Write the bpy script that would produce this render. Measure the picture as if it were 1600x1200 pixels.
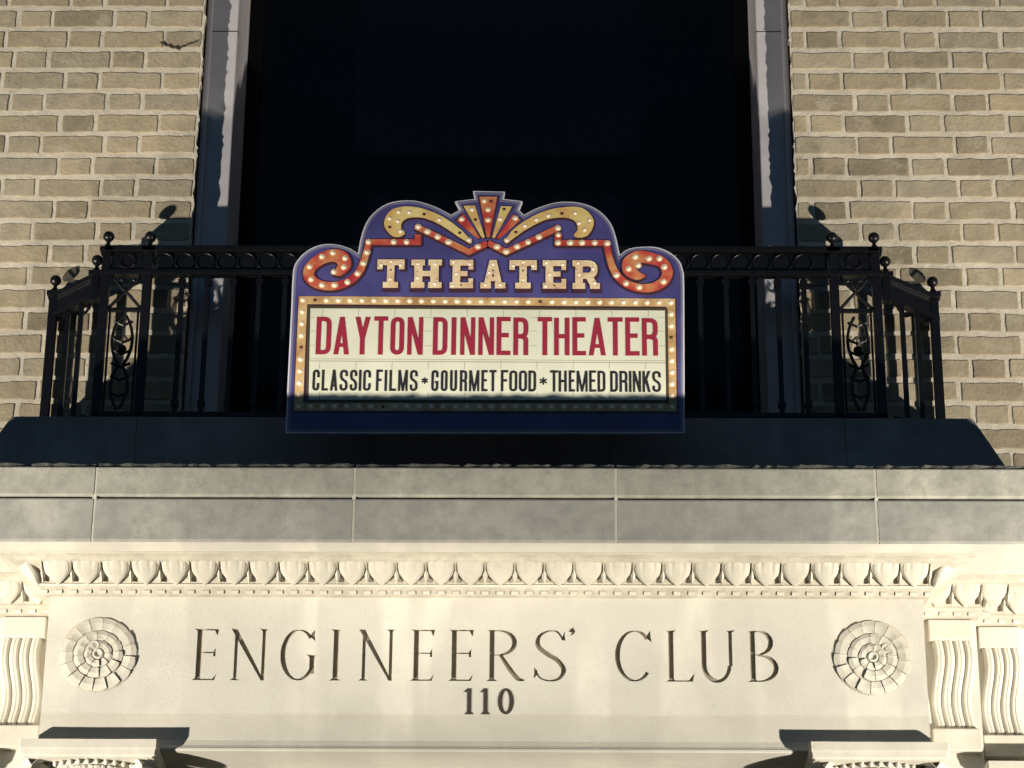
import bpy, math, random
from mathutils import Vector, Matrix
from mathutils.geometry import delaunay_2d_cdt
R = math.radians
rnd = random.Random(7)
for o in list(bpy.data.objects):
    bpy.data.objects.remove(o)
SC = bpy.context.scene
COL = SC.collection

# ------------------------------------------------------------------ camera
FPX, PW, PH = 4400.0, 1600.0, 1200.0
CAMROT = Matrix.Rotation(R(0.815), 3, 'Z') @ Matrix.Rotation(R(90 + 24.5), 3, 'X') @ Matrix.Rotation(R(0.455), 3, 'Z')
CAMLOC = Vector((0.178, -8.12, 1.6))
cd = bpy.data.cameras.new('camera')
cd.sensor_width = 36.0
cd.lens = FPX / PW * 36.0
cd.clip_end = 2000
cam = bpy.data.objects.new('camera', cd)
cam.matrix_world = Matrix.Translation(CAMLOC) @ CAMROT.to_4x4()
COL.objects.link(cam)
SC.camera = cam

def unpx(px, py, Y):
    """direction of a photo pixel met with the vertical plane y = Y"""
    d = CAMROT @ Vector(((px - PW / 2) / FPX, -(py - PH / 2) / FPX, -1))
    return CAMLOC + d * ((Y - CAMLOC.y) / d.y)

# ------------------------------------------------------------------ night sky
w = bpy.data.worlds.new('World'); SC.world = w; w.use_nodes = True
nt = w.node_tree; bg = nt.nodes['Background']
sky = nt.nodes.new('ShaderNodeTexSky'); sky.sky_type = 'NISHITA'; sky.sun_disc = False
sky.sun_elevation = R(2.0); sky.sun_rotation = R(0)
nt.links.new(sky.outputs[0], bg.inputs[0]); bg.inputs[1].default_value = 0.15; sky.ozone_density = 3.0
SC.view_settings.view_transform = 'Standard'; SC.view_settings.look = 'None'
SC.view_settings.exposure = 0.0; SC.view_settings.gamma = 1.0
# two ground floodlights on the forecourt light the front from below (built with their fixtures below)
FLOOD = ((6.7, -4.75, 0.34), (-6.7, -4.75, 0.34))
FLOOD_WALL_W, FLOOD_PORTICO_W = 6000.0, 6250.0
FLOOD_COL = (1.0, 0.935, 0.805)

# ------------------------------------------------------------------ materials
MATS = {}
def newmat(name):
    m = bpy.data.materials.new(name); m.use_nodes = True
    MATS[name] = m
    n = m.node_tree.nodes
    return m, n, m.node_tree.links, n['Principled BSDF']

def noise(n, l, coord, scale, detail=4, rough=.55, mapscale=None):
    t = n.new('ShaderNodeTexNoise'); t.inputs['Scale'].default_value = scale
    t.inputs['Detail'].default_value = detail; t.inputs['Roughness'].default_value = rough
    if mapscale:
        mp = n.new('ShaderNodeMapping'); mp.inputs['Scale'].default_value = mapscale
        l.new(coord, mp.inputs[0]); l.new(mp.outputs[0], t.inputs['Vector'])
    else:
        l.new(coord, t.inputs['Vector'])
    return t.outputs['Fac']

def ramp(n, l, fac, stops):
    r = n.new('ShaderNodeValToRGB')
    e = r.color_ramp.elements
    while len(e) < len(stops): e.new(.5)
    for k, (p, c) in enumerate(stops):
        e[k].position = p; e[k].color = (*c, 1) if len(c) == 3 else c
    l.new(fac, r.inputs[0]); return r.outputs[0]

def mix(n, l, a, b, fac, mode='MIX'):
    x = n.new('ShaderNodeMix'); x.data_type = 'RGBA'; x.blend_type = mode
    for s, v in ((x.inputs[6], a), (x.inputs[7], b), (x.inputs[0], fac)):
        if isinstance(v, (int, float)): s.default_value = v
        elif isinstance(v, tuple): s.default_value = (*v, 1)
        else: l.new(v, s)
    return x.outputs[2]

def bump(n, l, p, h, strength=.4, dist=.004):
    b = n.new('ShaderNodeBump'); b.inputs['Strength'].default_value = strength
    b.inputs['Distance'].default_value = dist
    l.new(h, b.inputs['Height']); l.new(b.outputs[0], p.inputs['Normal'])

def geo_pos(n):
    return n.new('ShaderNodeNewGeometry').outputs['Position']

def stone(name, base, dark, light=None, streak=.5, blotch=.5, rough=.85, gs=1.0):
    m, n, l, p = newmat(name); pos = geo_pos(n)
    a = noise(n, l, pos, 2.2 * gs, 5, .6)
    c = ramp(n, l, a, [(.32, dark), (.62, base), (.8, light or base)])
    # rain streaks: tall narrow stains with fairly hard sides
    s = noise(n, l, pos, 1.0, 3, .5, (5.0, .2, .55))
    sr = ramp(n, l, s, [(.47, (0, 0, 0)), (.53, (1, 1, 1))])
    f = n.new('ShaderNodeMath'); f.operation = 'MULTIPLY'; f.inputs[1].default_value = streak
    l.new(sr, f.inputs[0])
    c = mix(n, l, c, dark, f.outputs[0])
    b2 = noise(n, l, pos, 9.0 * gs, 6, .65)
    br = ramp(n, l, b2, [(.42, (0, 0, 0)), (.68, (1, 1, 1))])
    f2 = n.new('ShaderNodeMath'); f2.operation = 'MULTIPLY'; f2.inputs[1].default_value = blotch
    l.new(br, f2.inputs[0])
    c = mix(n, l, c, tuple(x * .74 for x in dark), f2.outputs[0])
    pits = noise(n, l, pos, 60, 3, .7)
    pr = ramp(n, l, pits, [(.70, (0, 0, 0)), (.76, (.5, .5, .5))])
    c = mix(n, l, c, tuple(x * .45 for x in dark), pr)
    l.new(c, p.inputs['Base Color']); p.inputs['Roughness'].default_value = rough
    h = noise(n, l, pos, 130, 4, .7)
    bump(n, l, p, h, .35, .0025)
    return m

def plain(name, col, rough=.5, metal=0.0, var=.12, scale=14, spec=.5, bumps=0.0):
    m, n, l, p = newmat(name); pos = geo_pos(n)
    a = noise(n, l, pos, scale, 5, .6)
    c = ramp(n, l, a, [(.3, tuple(x * (1 - var) for x in col)), (.7, tuple(min(1, x * (1 + var)) for x in col))])
    l.new(c, p.inputs['Base Color']); p.inputs['Roughness'].default_value = rough
    p.inputs['Metallic'].default_value = metal; p.inputs['Specular IOR Level'].default_value = spec
    if bumps:
        bump(n, l, p, noise(n, l, pos, 90, 4, .6), bumps, .003)
    return m

stone('limestone', (.655, .618, .535), (.52, .49, .43), (.71, .68, .60), .7, .25)
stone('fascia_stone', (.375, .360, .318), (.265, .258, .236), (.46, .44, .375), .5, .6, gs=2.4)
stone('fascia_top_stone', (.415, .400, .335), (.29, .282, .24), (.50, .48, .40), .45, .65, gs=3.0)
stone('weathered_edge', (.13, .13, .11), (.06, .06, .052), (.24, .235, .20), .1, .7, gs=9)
stone('plinth_stone', (.29, .27, .265), (.20, .188, .186), (.35, .325, .31), .5, .6)
stone('egg_stone', (.50, .468, .395), (.40, .372, .31), (.56, .53, .455), .25, .25, gs=3)
stone('carving_stone', (.57, .535, .455), (.47, .435, .365), (.63, .595, .515), .15, .14, gs=3)
stone('bed_stone', (.56, .51, .41), (.45, .40, .32), (.62, .575, .47), .15, .2, gs=3)
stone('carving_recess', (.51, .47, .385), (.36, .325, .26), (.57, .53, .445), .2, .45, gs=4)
stone('architrave_stone', (.575, .54, .46), (.46, .43, .37), (.63, .60, .515), .6, .25)
stone('letter_groove', (.25, .215, .155), (.17, .145, .105), (.34, .30, .22), .1, .3, gs=6)
stone('joint_mortar', (.50, .475, .40), (.40, .38, .325), (.58, .55, .46), .1, .2, gs=8)
stone('paving', (.20, .19, .18), (.13, .13, .125), (.26, .25, .23), .1, .4)
plain('iron', (.004, .004, .005), .34, 0, .3, 40, .28, .25)
plain('casing_paint', (.41, .385, .40), .5, 0, .10, 9)
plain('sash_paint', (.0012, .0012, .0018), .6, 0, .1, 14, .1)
plain('bronze', (.060, .050, .040), .5, .3)
plain('black_housing', (.03, .03, .032), .4)
plain('bulb', (.95, .84, .66), .25, 0, .06, 60)
plain('bulb_dead', (.07, .03, .015), .4)
plain('print_red', (.265, .018, .040), .45, 0, .08, 20)
plain('print_black', (.018, .017, .020), .45, 0, .1, 20)
plain('print_shadow', (.050, .018, .030), .5)
plain('print_groove', (.30, .29, .23), .5)
plain('print_frame_dark', (.060, .045, .025), .5)
plain('board_core', (.62, .60, .66), .5)
m, n, l, p = newmat('glass'); p.inputs['Base Color'].default_value = (.0005, .0007, .0015, 1)
p.inputs['Roughness'].default_value = .22; p.inputs['Specular IOR Level'].default_value = .16
bump(n, l, p, noise(n, l, geo_pos(n), 1.3, 2), .08, .01)
m, n, l, p = newmat('lamp_glass'); p.inputs['Base Color'].default_value = (.8, .8, .75, 1)
p.inputs['Emission Color'].default_value = (*FLOOD_COL, 1); p.inputs['Emission Strength'].default_value = 4

def printed(name, stops, scale, spots=.0):
    m, n, l, p = newmat(name); pos = geo_pos(n)
    c = ramp(n, l, noise(n, l, pos, scale, 3, .5), stops)
    if spots:
        s = ramp(n, l, noise(n, l, pos, 95, 3, .6), [(.60, (0, 0, 0)), (.70, (spots,) * 3)])
        c = mix(n, l, c, (.10, .05, .03), s)
    l.new(c, p.inputs['Base Color']); p.inputs['Roughness'].default_value = .42
    return m
printed('print_purple', [(.3, (.048, .043, .155)), (.7, (.082, .072, .235))], 8)
printed('print_halo', [(.3, (.62, .38, .20)), (.7, (.72, .54, .32))], 20)
printed('print_edge', [(.3, (.13, .12, .20)), (.7, (.20, .19, .28))], 8)
printed('print_scroll_red', [(.30, (.36, .022, .03)), (.46, (.50, .070, .045)), (.60, (.56, .21, .085)), (.74, (.62, .42, .19))], 13, .45)
printed('print_scroll_cream', [(.30, (.58, .30, .12)), (.46, (.64, .44, .15)), (.66, (.72, .58, .23))], 12, .35)
printed('print_border', [(.3, (.36, .19, .085)), (.5, (.52, .34, .15)), (.7, (.62, .47, .25))], 16, .45)
printed('print_cream', [(.3, (.58, .575, .45)), (.7, (.66, .655, .53))], 7)
printed('print_name', [(.3, (.62, .42, .26)), (.5, (.72, .54, .33)), (.7, (.80, .66, .42))], 30, .55)

# bricks: colour from the object's own random value plus mottling
def brickmat(name, per_object):
    m, n, l, p = newmat(name); pos = geo_pos(n)
    if per_object:
        f = n.new('ShaderNodeObjectInfo').outputs['Random']
    else:
        f = n.new('ShaderNodeNewGeometry').outputs['Random Per Island']
    base = ramp(n, l, f, [(0, (.215, .182, .130)), (.12, (.295, .250, .178)), (.34, (.345, .292, .204)),
                          (.50, (.305, .270, .206)), (.64, (.385, .328, .236)), (.78, (.275, .230, .162)), (.88, (.345, .302, .230)), (1, (.405, .336, .228))])
    a = noise(n, l, pos, 13, 5, .6)
    c = mix(n, l, base, ramp(n, l, a, [(.28, (.70, .70, .71)), (.5, (1, 1, 1)), (.72, (1.16, 1.15, 1.12))]), .85, 'MULTIPLY')
    # lime smear of old pointing over some faces
    sm = ramp(n, l, noise(n, l, pos, 8.0, 6, .68), [(.53, (0, 0, 0)), (.68, (.75, .75, .75))])
    c = mix(n, l, c, (.43, .385, .30), sm)
    sp = ramp(n, l, noise(n, l, pos, 85, 3, .6), [(.64, (0, 0, 0)), (.74, (.6, .6, .6))])
    c = mix(n, l, c, (.12, .10, .075), sp)
    c = mix(n, l, c, (1.0, .965, .915), 1.0, 'MULTIPLY')
    l.new(c, p.inputs['Base Color']); p.inputs['Roughness'].default_value = .9
    h = noise(n, l, pos, 70, 6, .7)
    bump(n, l, p, h, .55, .006)
brickmat('brick', True); brickmat('brick_far', False)
m, n, l, p = newmat('mortar'); pos = geo_pos(n)
c = ramp(n, l, noise(n, l, pos, 11, 6, .65), [(.3, (.41, .36, .285)), (.55, (.54, .48, .385)), (.75, (.63, .565, .455))])
c = mix(n, l, c, (.22, .19, .14), ramp(n, l, noise(n, l, pos, 45, 4, .6), [(.62, (0, 0, 0)), (.74, (.7, .7, .7))]))
l.new(c, p.inputs['Base Color']); p.inputs['Roughness'].default_value = .95
bump(n, l, p, noise(n, l, pos, 48, 6, .7), .55, .007)

# ------------------------------------------------------------------ mesh helpers
class MB:
    def __init__(s): s.v = []; s.f = []
    def add(s, vs, fs):
        k = len(s.v); s.v += [tuple(x) for x in vs]; s.f += [tuple(i + k for i in f) for f in fs]; return s
    def box(s, x0, x1, y0, y1, z0, z1):
        return s.add([(x0, y0, z0), (x1, y0, z0), (x1, y1, z0), (x0, y1, z0), (x0, y0, z1), (x1, y0, z1), (x1, y1, z1), (x0, y1, z1)],
                     [(0, 3, 2, 1), (4, 5, 6, 7), (0, 1, 5, 4), (1, 2, 6, 5), (2, 3, 7, 6), (3, 0, 4, 7)])
    def extrude_x(s, prof, x0, x1):
        """closed (y, z) profile swept along x, with capped ends"""
        k = len(prof)
        vs = [(x0, y, z) for y, z in prof] + [(x1, y, z) for y, z in prof]
        fs = [(i, (i + 1) % k, k + (i + 1) % k, k + i) for i in range(k)]
        return s.add(vs, fs + [tuple(range(k))[::-1], tuple(range(k, 2 * k))])
    def lathe(s, prof, c, seg=20, axis='Z'):
        vs = []
        for r_, z in prof:
            for i in range(seg):
                a = 2 * math.pi * i / seg
                q = (r_ * math.cos(a), r_ * math.sin(a), z)
                if axis == 'Y': q = (q[0], q[2], q[1])
                vs.append((c[0] + q[0], c[1] + q[1], c[2] + q[2]))
        fs = []
        for j in range(len(prof) - 1):
            for i in range(seg):
                a, b = j * seg + i, j * seg + (i + 1) % seg
                fs.append((a, b, b + seg, a + seg))
        fs.append(tuple(range(seg))[::-1]); fs.append(tuple(range((len(prof) - 1) * seg, len(prof) * seg)))
        return s.add(vs, fs)
    def tube(s, pts, r, seg=6, closed=False):
        P = [Vector(p) for p in pts]; k = len(P); vs = []
        for i in range(k):
            a = P[i - 1] if (i or closed) else P[i]; b = P[(i + 1) % k] if (i < k - 1 or closed) else P[i]
            t = (b - a).normalized(); u = t.orthogonal() if abs(t.y) > .9 else t.cross(Vector((0, 1, 0)))
            u.normalize(); v = t.cross(u)
            for j in range(seg):
                an = 2 * math.pi * (j + .5) / seg
                vs.append(P[i] + u * r * math.cos(an) + v * r * math.sin(an))
        fs = []
        for i in range(k if closed else k - 1):
            for j in range(seg):
                a, b = i * seg + j, i * seg + (j + 1) % seg
                c2, d = ((i + 1) % k) * seg + (j + 1) % seg, ((i + 1) % k) * seg + j
                fs.append((a, b, c2, d))
        if not closed:
            fs.append(tuple(range(seg))[::-1]); fs.append(tuple(range((k - 1) * seg, k * seg)))
        return s.add(vs, fs)
    def mesh(s, name, mat, smooth=False):
        me = bpy.data.meshes.new(name); me.from_pydata(s.v, [], s.f); me.validate()
        import bmesh
        b = bmesh.new(); b.from_mesh(me); bmesh.ops.recalc_face_normals(b, faces=b.faces); b.to_mesh(me); b.free()
        if mat: me.materials.append(MATS[mat])
        if smooth:
            for pl in me.polygons: pl.use_smooth = True
        return me
    def obj(s, name, mat, parent=None, smooth=False, bevel=0):
        return link(name, s.mesh(name, mat, smooth), parent, bevel=bevel)

def link(name, me, parent=None, loc=None, bevel=0):
    o = bpy.data.objects.new(name, me); COL.objects.link(o)
    if parent is not None: o.parent = parent
    if loc is not None: o.location = loc
    if bevel:
        md = o.modifiers.new('bevel', 'BEVEL'); md.width = bevel; md.segments = 2; md.limit_method = 'ANGLE'; md.angle_limit = R(40)
    return o

def thing(name, label, cat, group=None):
    o = bpy.data.objects.new(name, None); COL.objects.link(o); o.empty_display_size = .1
    o['label'] = label; o['category'] = cat
    if group: o['group'] = group
    return o
def struct(o): o['kind'] = 'structure'; return o

# ---- flat shapes as unions of polygons
def ccw(p):
    a = sum(p[i - 1][0] * p[i][1] - p[i][0] * p[i - 1][1] for i in range(len(p)))
    return p if a > 0 else p[::-1]
def cdt(polys):
    vs = []; fs = []
    for p in polys:
        p = ccw([tuple(q) for q in p]); fs.append(list(range(len(vs), len(vs) + len(p)))); vs += [Vector(q) for q in p]
    r = delaunay_2d_cdt(vs, [], fs, 0, 1e-6)
    return r[0], r[2], r[5]
def slab_mesh(name, polys, yf, yb, mat):
    """union of (x, z) polygons as a slab from y = yf (front) to y = yb, no back face"""
    v, f, org = cdt(polys)
    tr = [t for t, o_ in zip(f, org) if o_]
    mb = MB(); k = len(v)
    vs = [(q[0], yf, q[1]) for q in v] + [(q[0], yb, q[1]) for q in v]
    cnt = {}
    for t in tr:
        for i in range(len(t)):
            a, b = t[i - 1], t[i]
            if (b, a) in cnt: del cnt[(b, a)]
            else: cnt[(a, b)] = 1
    fs = [tuple(t) for t in tr] + [(b, a, a + k, b + k) for a, b in cnt]
    used = sorted({i for q in fs for i in q}); mp = {i: j for j, i in enumerate(used)}
    mb.v = [vs[i] for i in used]; mb.f = [tuple(mp[i] for i in q) for q in fs]
    return mb.mesh(name, mat)

def catmull(pts, wid, n=6):
    P = [Vector(p) for p in pts]; out = []; ow = []
    for i in range(len(P) - 1):
        p0 = P[max(i - 1, 0)]; p1 = P[i]; p2 = P[i + 1]; p3 = P[min(i + 2, len(P) - 1)]
        for j in range(n):
            t = j / n
            out.append(.5 * ((2 * p1) + (p2 - p0) * t + (2 * p0 - 5 * p1 + 4 * p2 - p3) * t * t + (3 * p1 - p0 - 3 * p2 + p3) * t ** 3))
            ow.append(wid[i] * (1 - t) + wid[i + 1] * t)
    return out + [P[-1]], ow + [wid[-1]]
def stroke(pts, wid, closed=False):
    P = [Vector(p) for p in pts]; k = len(P)
    if isinstance(wid, (int, float)): wid = [wid] * k
    L = []; Rr = []
    for i in range(k):
        a = P[i] - P[i - 1] if (i or closed) else P[1] - P[0]
        b = P[(i + 1) % k] - P[i] if (i < k - 1 or closed) else P[-1] - P[-2]
        a.normalize(); b.normalize()
        na = Vector((-a.y, a.x)); nb = Vector((-b.y, b.x)); m_ = na + nb
        if m_.length < 1e-6: m_ = na.copy()
        m_.normalize(); m_ /= max(.5, m_.dot(nb))
        L.append(P[i] + m_ * wid[i] / 2); Rr.append(P[i] - m_ * wid[i] / 2)
    out = []
    for i in range(k if closed else k - 1):
        j = (i + 1) % k
        for t3 in ((L[i], L[j], Rr[j]), (L[i], Rr[j], Rr[i])):
            if abs((t3[1] - t3[0]).cross(t3[2] - t3[0])) > 1e-9: out.append(list(t3))
    return out
def rect(x0, y0, x1, y1): return [(x0, y0), (x1, y0), (x1, y1), (x0, y1)]
def rpath(pts, r, closed=False, n=4):
    P = [Vector(p) for p in pts]; k = len(P); out = []
    for i in range(k):
        if not closed and i in (0, k - 1): out.append(P[i]); continue
        a = P[i - 1] - P[i]; b = P[(i + 1) % k] - P[i]
        ra = min(r, a.length * .49); rb = min(r, b.length * .49)
        A = P[i] + a.normalized() * ra; B = P[i] + b.normalized() * rb
        for j in range(n + 1):
            t = j / n; out.append(A * (1 - t) ** 2 + P[i] * 2 * t * (1 - t) + B * t * t)
    return out
def arc(cx, cy, rx, ry, a0, a1, n=16):
    return [(cx + rx * math.cos(R(a0 + (a1 - a0) * i / n)), cy + ry * math.sin(R(a0 + (a1 - a0) * i / n))) for i in range(n + 1)]

# ---- condensed gothic, roman capitals, slab capitals
def gothic(ch, w, h, t):
    q = t / 2; r = w * .42; S = lambda p, c=False: stroke(rpath(p, r, c), t, c)
    V = lambda x: rect(x, 0, x + t, h)
    H = lambda y, x1=w, x0=0: rect(x0, y, x1, y + t)
    th = t * .86
    if ch == 'A': return [[(0, 0), (t, 0), (w / 2 + t * .5, h), (w / 2 - t * .5, h)], [(w - t, 0), (w, 0), (w / 2 + t * .5, h), (w / 2 - t * .5, h)], rect(w * .2, h * .2, w * .8, h * .2 + th)]
    if ch == 'C': return S([(w - q, .64 * h), (w - q, h - q), (q, h - q), (q, q), (w - q, q), (w - q, .36 * h)])
    if ch == 'G': return S([(w - q, .66 * h), (w - q, h - q), (q, h - q), (q, q), (w - q, q), (w - q, .48 * h)]) + [rect(w * .5, .48 * h - th, w, .48 * h)]
    if ch == 'D': return [V(0)] + S([(q, h - q), (w - q, h - q), (w - q, q), (q, q)])
    if ch == 'O': return S([(q, q), (w - q, q), (w - q, h - q), (q, h - q)], True)
    if ch == 'U': return S([(q, h), (q, q), (w - q, q), (w - q, h)])
    if ch == 'S': return S([(w - q, .70 * h), (w - q, h - q), (q, h - q), (q, .57 * h), (w - q, .43 * h), (w - q, q), (q, q), (q, .30 * h)])
    if ch == 'R': return [V(0)] + S([(q, h - q), (w - q, h - q), (w - q, .50 * h), (q, .50 * h)]) + stroke(rpath([(w * .45, .5 * h), (w - q, .46 * h), (w - q, 0)], r * .5), t)
    if ch == 'E': return [V(0), H(0), H(h - th), H(h * .47, w * .88)]
    if ch == 'F': return [V(0), H(h - th), H(h * .47, w * .85)]
    if ch == 'L': return [V(0), H(0)]
    if ch == 'I': return [V((w - t) / 2)]
    if ch == 'H': return [V(0), V(w - t), H(h * .45)]
    if ch == 'T': return [V((w - t) / 2), H(h - th)]
    if ch == 'N': return [rect(0, 0, t * .9, h), rect(w - t * .9, 0, w, h), [(0, h), (t, h), (w, 0), (w - t, 0)]]
    if ch == 'M': return [rect(0, 0, t * .85, h), rect(w - t * .85, 0, w, h), [(0, h), (t, h), (w / 2 + t * .4, 0), (w / 2 - t * .4, 0)], [(w - t, h), (w, h), (w / 2 + t * .4, 0), (w / 2 - t * .4, 0)]]
    if ch == 'K': return [V(0), [(w - t * 1.05, h), (w, h), (t, .36 * h), (t * .6, .52 * h)], [(t * 1.0, .55 * h), (t * 1.9, .62 * h), (w, 0), (w - t * 1.1, 0)]]
    if ch == 'Y': return [rect((w - t) / 2, 0, (w + t) / 2, h * .48), [(0, h), (t * 1.05, h), (w / 2 + t / 2, h * .42), (w / 2 - t / 2, h * .42)], [(w - t * 1.05, h), (w, h), (w / 2 + t / 2, h * .42), (w / 2 - t / 2, h * .42)]]
    if ch == '*':
        return sum([stroke([(w / 2 - .5 * w * math.cos(a), h / 2 - .5 * w * math.sin(a)), (w / 2 + .5 * w * math.cos(a), h / 2 + .5 * w * math.sin(a))], t) for a in (R(90), R(30), R(150))], [])

def roman(ch, w, h, T, t):
    s = T * .62
    def stem(x, tw=T, top=True, bot=True, y0=0, y1=h):
        o = [[(x, y0), (x + tw, y0), (x + tw, y1), (x, y1)]]
        if bot: o.append([(x - s, y0), (x + tw + s, y0), (x + tw, y0 + t * 1.3), (x, y0 + t * 1.3)])
        if top: o.append([(x - s, y1), (x + tw + s, y1), (x + tw, y1 - t * 1.3), (x, y1 - t * 1.3)])
        return o
    def el(cx, cy, rx, ry, a0, a1, n=22):
        P = arc(cx, cy, rx, ry, a0, a1, n)
        W_ = [t + (T - t) * abs(math.cos(R(a0 + (a1 - a0) * i / n))) ** 1.3 for i in range(n + 1)]
        return stroke(P, W_)
    if ch == 'I': return stem((w - T) / 2)
    if ch == 'E': return stem(w * .2) + [rect(w * .2, h - t, w * .92, h), [(w * .80, h), (w, h), (w * .94, h * .86)], rect(w * .2, h * .52, w * .86, h * .52 + t), [(w * .82, h * .46), (w * .9, h * .46), (w * .9, h * .62), (w * .82, h * .56)], rect(w * .2, 0, w * .9, t), [(w * .78, 0), (w * .9, 0), (w * .98, h * .13)]]
    if ch == 'L': return stem(w * .2) + [rect(w * .2, 0, w * .95, t), [(w * .75, 0), (w * .94, 0), (w, h * .16)]]
    if ch == 'N': return stem(w * .14, T * .62, False) + stem(w * .86 - T * .3, T * .62, True, False) + [[(w * .04, h), (w * .04 + T * 1.25, h), (w * .86 + T * .32, 0), (w * .86 - T * .3, 0)]]
    if ch == 'C': return el(w * .53, h / 2, w * .5 - T / 2, h / 2 - t / 2, 42, 318) + [[(w * .80, h * .86), (w * .93, h * .99), (w * .96, h * .76)]]
    if ch == 'G': return el(w * .52, h / 2, w * .5 - T / 2, h / 2 - t / 2, 42, 332) + stem(w - T * 1.35, T, True, False, h * .13, h * .50) + [[(w * .80, h * .86), (w * .93, h * .99), (w * .95, h * .76)]]
    if ch == 'U': return stem(w * .12, T, True, False, h * .3) + stem(w * .88 - T * .6, T * .7, True, False, h * .3) + stroke(arc(w * .5, h * .32, w * .38 - T * .5, h * .32 - t / 2, 180, 360), [T - (T * .3) * i / 16 for i in range(17)])
    if ch == 'R': return stem(w * .1) + el(w * .32, h * .745, w * .42, h * .255 - t / 2, 90, -90) + [rect(w * .1, h - t, w * .33, h), rect(w * .1, h * .49, w * .33, h * .49 + t)] + stroke(catmull([(w * .38, h * .51), (w * .62, h * .24), (w * .82, h * .06), (w, t / 2)], [T * .7, T, T, t * .8])[0], catmull([(0, 0)] * 4, [T * .7, T, T, t * .8])[1])
    if ch == 'B': return stem(w * .12) + el(w * .36, h * .76, w * .38, h * .24 - t / 2, 90, -90) + el(w * .36, h * .265, w * .52, h * .265 - t / 2, 90, -90) + [rect(w * .12, h - t, w * .37, h), rect(w * .12, h * .51, w * .37, h * .51 + t), rect(w * .12, 0, w * .37, t)]
    if ch == 'S':
        pts = [(w * .88, h * .80), (w * .72, h * .95), (w * .46, h * .98), (w * .16, h * .87), (w * .13, h * .68), (w * .40, h * .53), (w * .72, h * .40), (w * .90, h * .22), (w * .76, h * .06), (w * .46, h * .015), (w * .18, h * .07), (w * .06, h * .22)]
        P, W_ = catmull(pts, [t, t, t, T * .75, T, T, T, T, T * .7, t, t, t], 4)
        return stroke(P, W_) + [[(w * .82, h * .80), (w * .92, h * .97), (w * .95, h * .78)], [(0, h * .05), (w * .02, h * .28), (w * .12, h * .14)]]
    if ch == "'": return [[(0, h * .5), (w * .2, h * .9), (w * .7, h), (w, h * .65), (w * .8, h * .25), (w * .2, 0), (w * .55, h * .4)]]
    if ch == '1': return stem(w * .42, T * 1.1, False) + [[(w * .42, h), (w * .42 + T * 1.1, h), (w * .42, h * .8)], [(0, h * .86), (w * .45, h), (w * .45, h * .86)]]
    if ch == '0':
        return stroke(arc(w / 2, h / 2, w / 2 - T * .55, h / 2 - t / 2, 0, 345, 23), [t + (T * 1.15 - t) * abs(math.cos(R(15 * i))) for i in range(24)], True)

def slab(ch, w, h):
    t = w * .27; b = h * .20
    if ch == 'T': return [rect((w - t) / 2, 0, (w + t) / 2, h), rect(0, h - b, w, h), rect(0, h * .66, w * .2, h), rect(w * .8, h * .66, w, h), rect(w * .22, 0, w * .78, b)]
    if ch == 'H': return [rect(w * .10, 0, w * .37, h), rect(w * .63, 0, w * .90, h), rect(w * .2, h * .42, w * .8, h * .60), rect(0, 0, w * .44, b), rect(w * .56, 0, w, b), rect(0, h - b, w * .44, h), rect(w * .56, h - b, w, h)]
    if ch == 'E': return [rect(w * .12, 0, w * .45, h), rect(0, 0, w, b), rect(0, h - b, w, h), rect(w * .4, h * .43, w * .76, h * .60), rect(w * .80, h * .66, w, h), rect(w * .80, 0, w, h * .34)]
    if ch == 'A': return [[(w * .10, 0), (w * .34, 0), (w * .62, h), (w * .36, h)], [(w * .66, 0), (w * .90, 0), (w * .64, h), (w * .38, h)], rect(w * .25, h * .26, w * .75, h * .40), rect(0, 0, w * .42, b), rect(w * .58, 0, w, b)]
    if ch == 'R': return [rect(w * .10, 0, w * .38, h), rect(0, 0, w * .46, b), rect(0, h - b, w * .5, h)] + stroke(rpath([(w * .2, h * .90), (w * .80, h * .90), (w * .80, h * .46), (w * .2, h * .46)], w * .25), w * .24) + [[(w * .45, h * .45), (w * .74, h * .45), (w * .96, b * .4), (w * .66, b * .4)], rect(w * .64, 0, w, b)]

def shift(polys, x, z, sx=1, sz=1): return [[(x + p[0] * sx, z + p[1] * sz) for p in q] for q in polys]
def pxbox(x0, y0, x1, y1, Y):
    a = unpx(x0, y1, Y); b = unpx(x1, y0, Y)
    return a.x, a.z, b.x - a.x, b.z - a.z

# ================================================================== THE SETTING
g = MB(); g.box(-150, 150, -150, 150, -.3, 0)
struct(g.obj('ground', 'paving'))

# ================================================================== BRICK WALL
wall = thing('brick_wall', 'tan and grey brick wall with pale lime mortar on both sides of the tall window', 'wall')
OP = .985        # half width of the window opening
core = MB()
core.box(-7, -OP - .004, 0, .46, 3.55, 9); core.box(OP + .004, 7, 0, .46, 3.55, 9)
core.box(-OP - .004, OP + .004, 0, .46, 7.4, 9); core.box(-OP - .004, OP + .004, 0, .46, 3.55, 4.72)
core.obj('mortar_bed', 'mortar', wall)
for s in (-1, 1):
    rg = MB(); vs = []; fs = []; z = 4.72; nz = 0
    while z < 7.4:
        jx = OP + .001 - abs(rnd.gauss(0, .003)) + (.003 if rnd.random() < .2 else 0)
        for y_ in (-.001, .030): vs.append((s * (jx + (.002 if y_ > 0 else 0)), y_, z))
        vs.append((s * (OP + .02), -.001, z)); nz += 1; z += rnd.uniform(.007, .022)
    for k in range(nz - 1):
        for q in (0, 2): fs.append((k * 3 + q, k * 3 + 3 + q, k * 3 + 3 + (q + 1) % 3, k * 3 + (q + 1) % 3))
    rg.add(vs, fs).obj('ragged_reveal', 'mortar', wall)
base = MB(); base.box(-7, 7, -.015, .46, 0, 3.55)
base.obj('stone_base_course', 'plinth_stone', wall)

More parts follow.
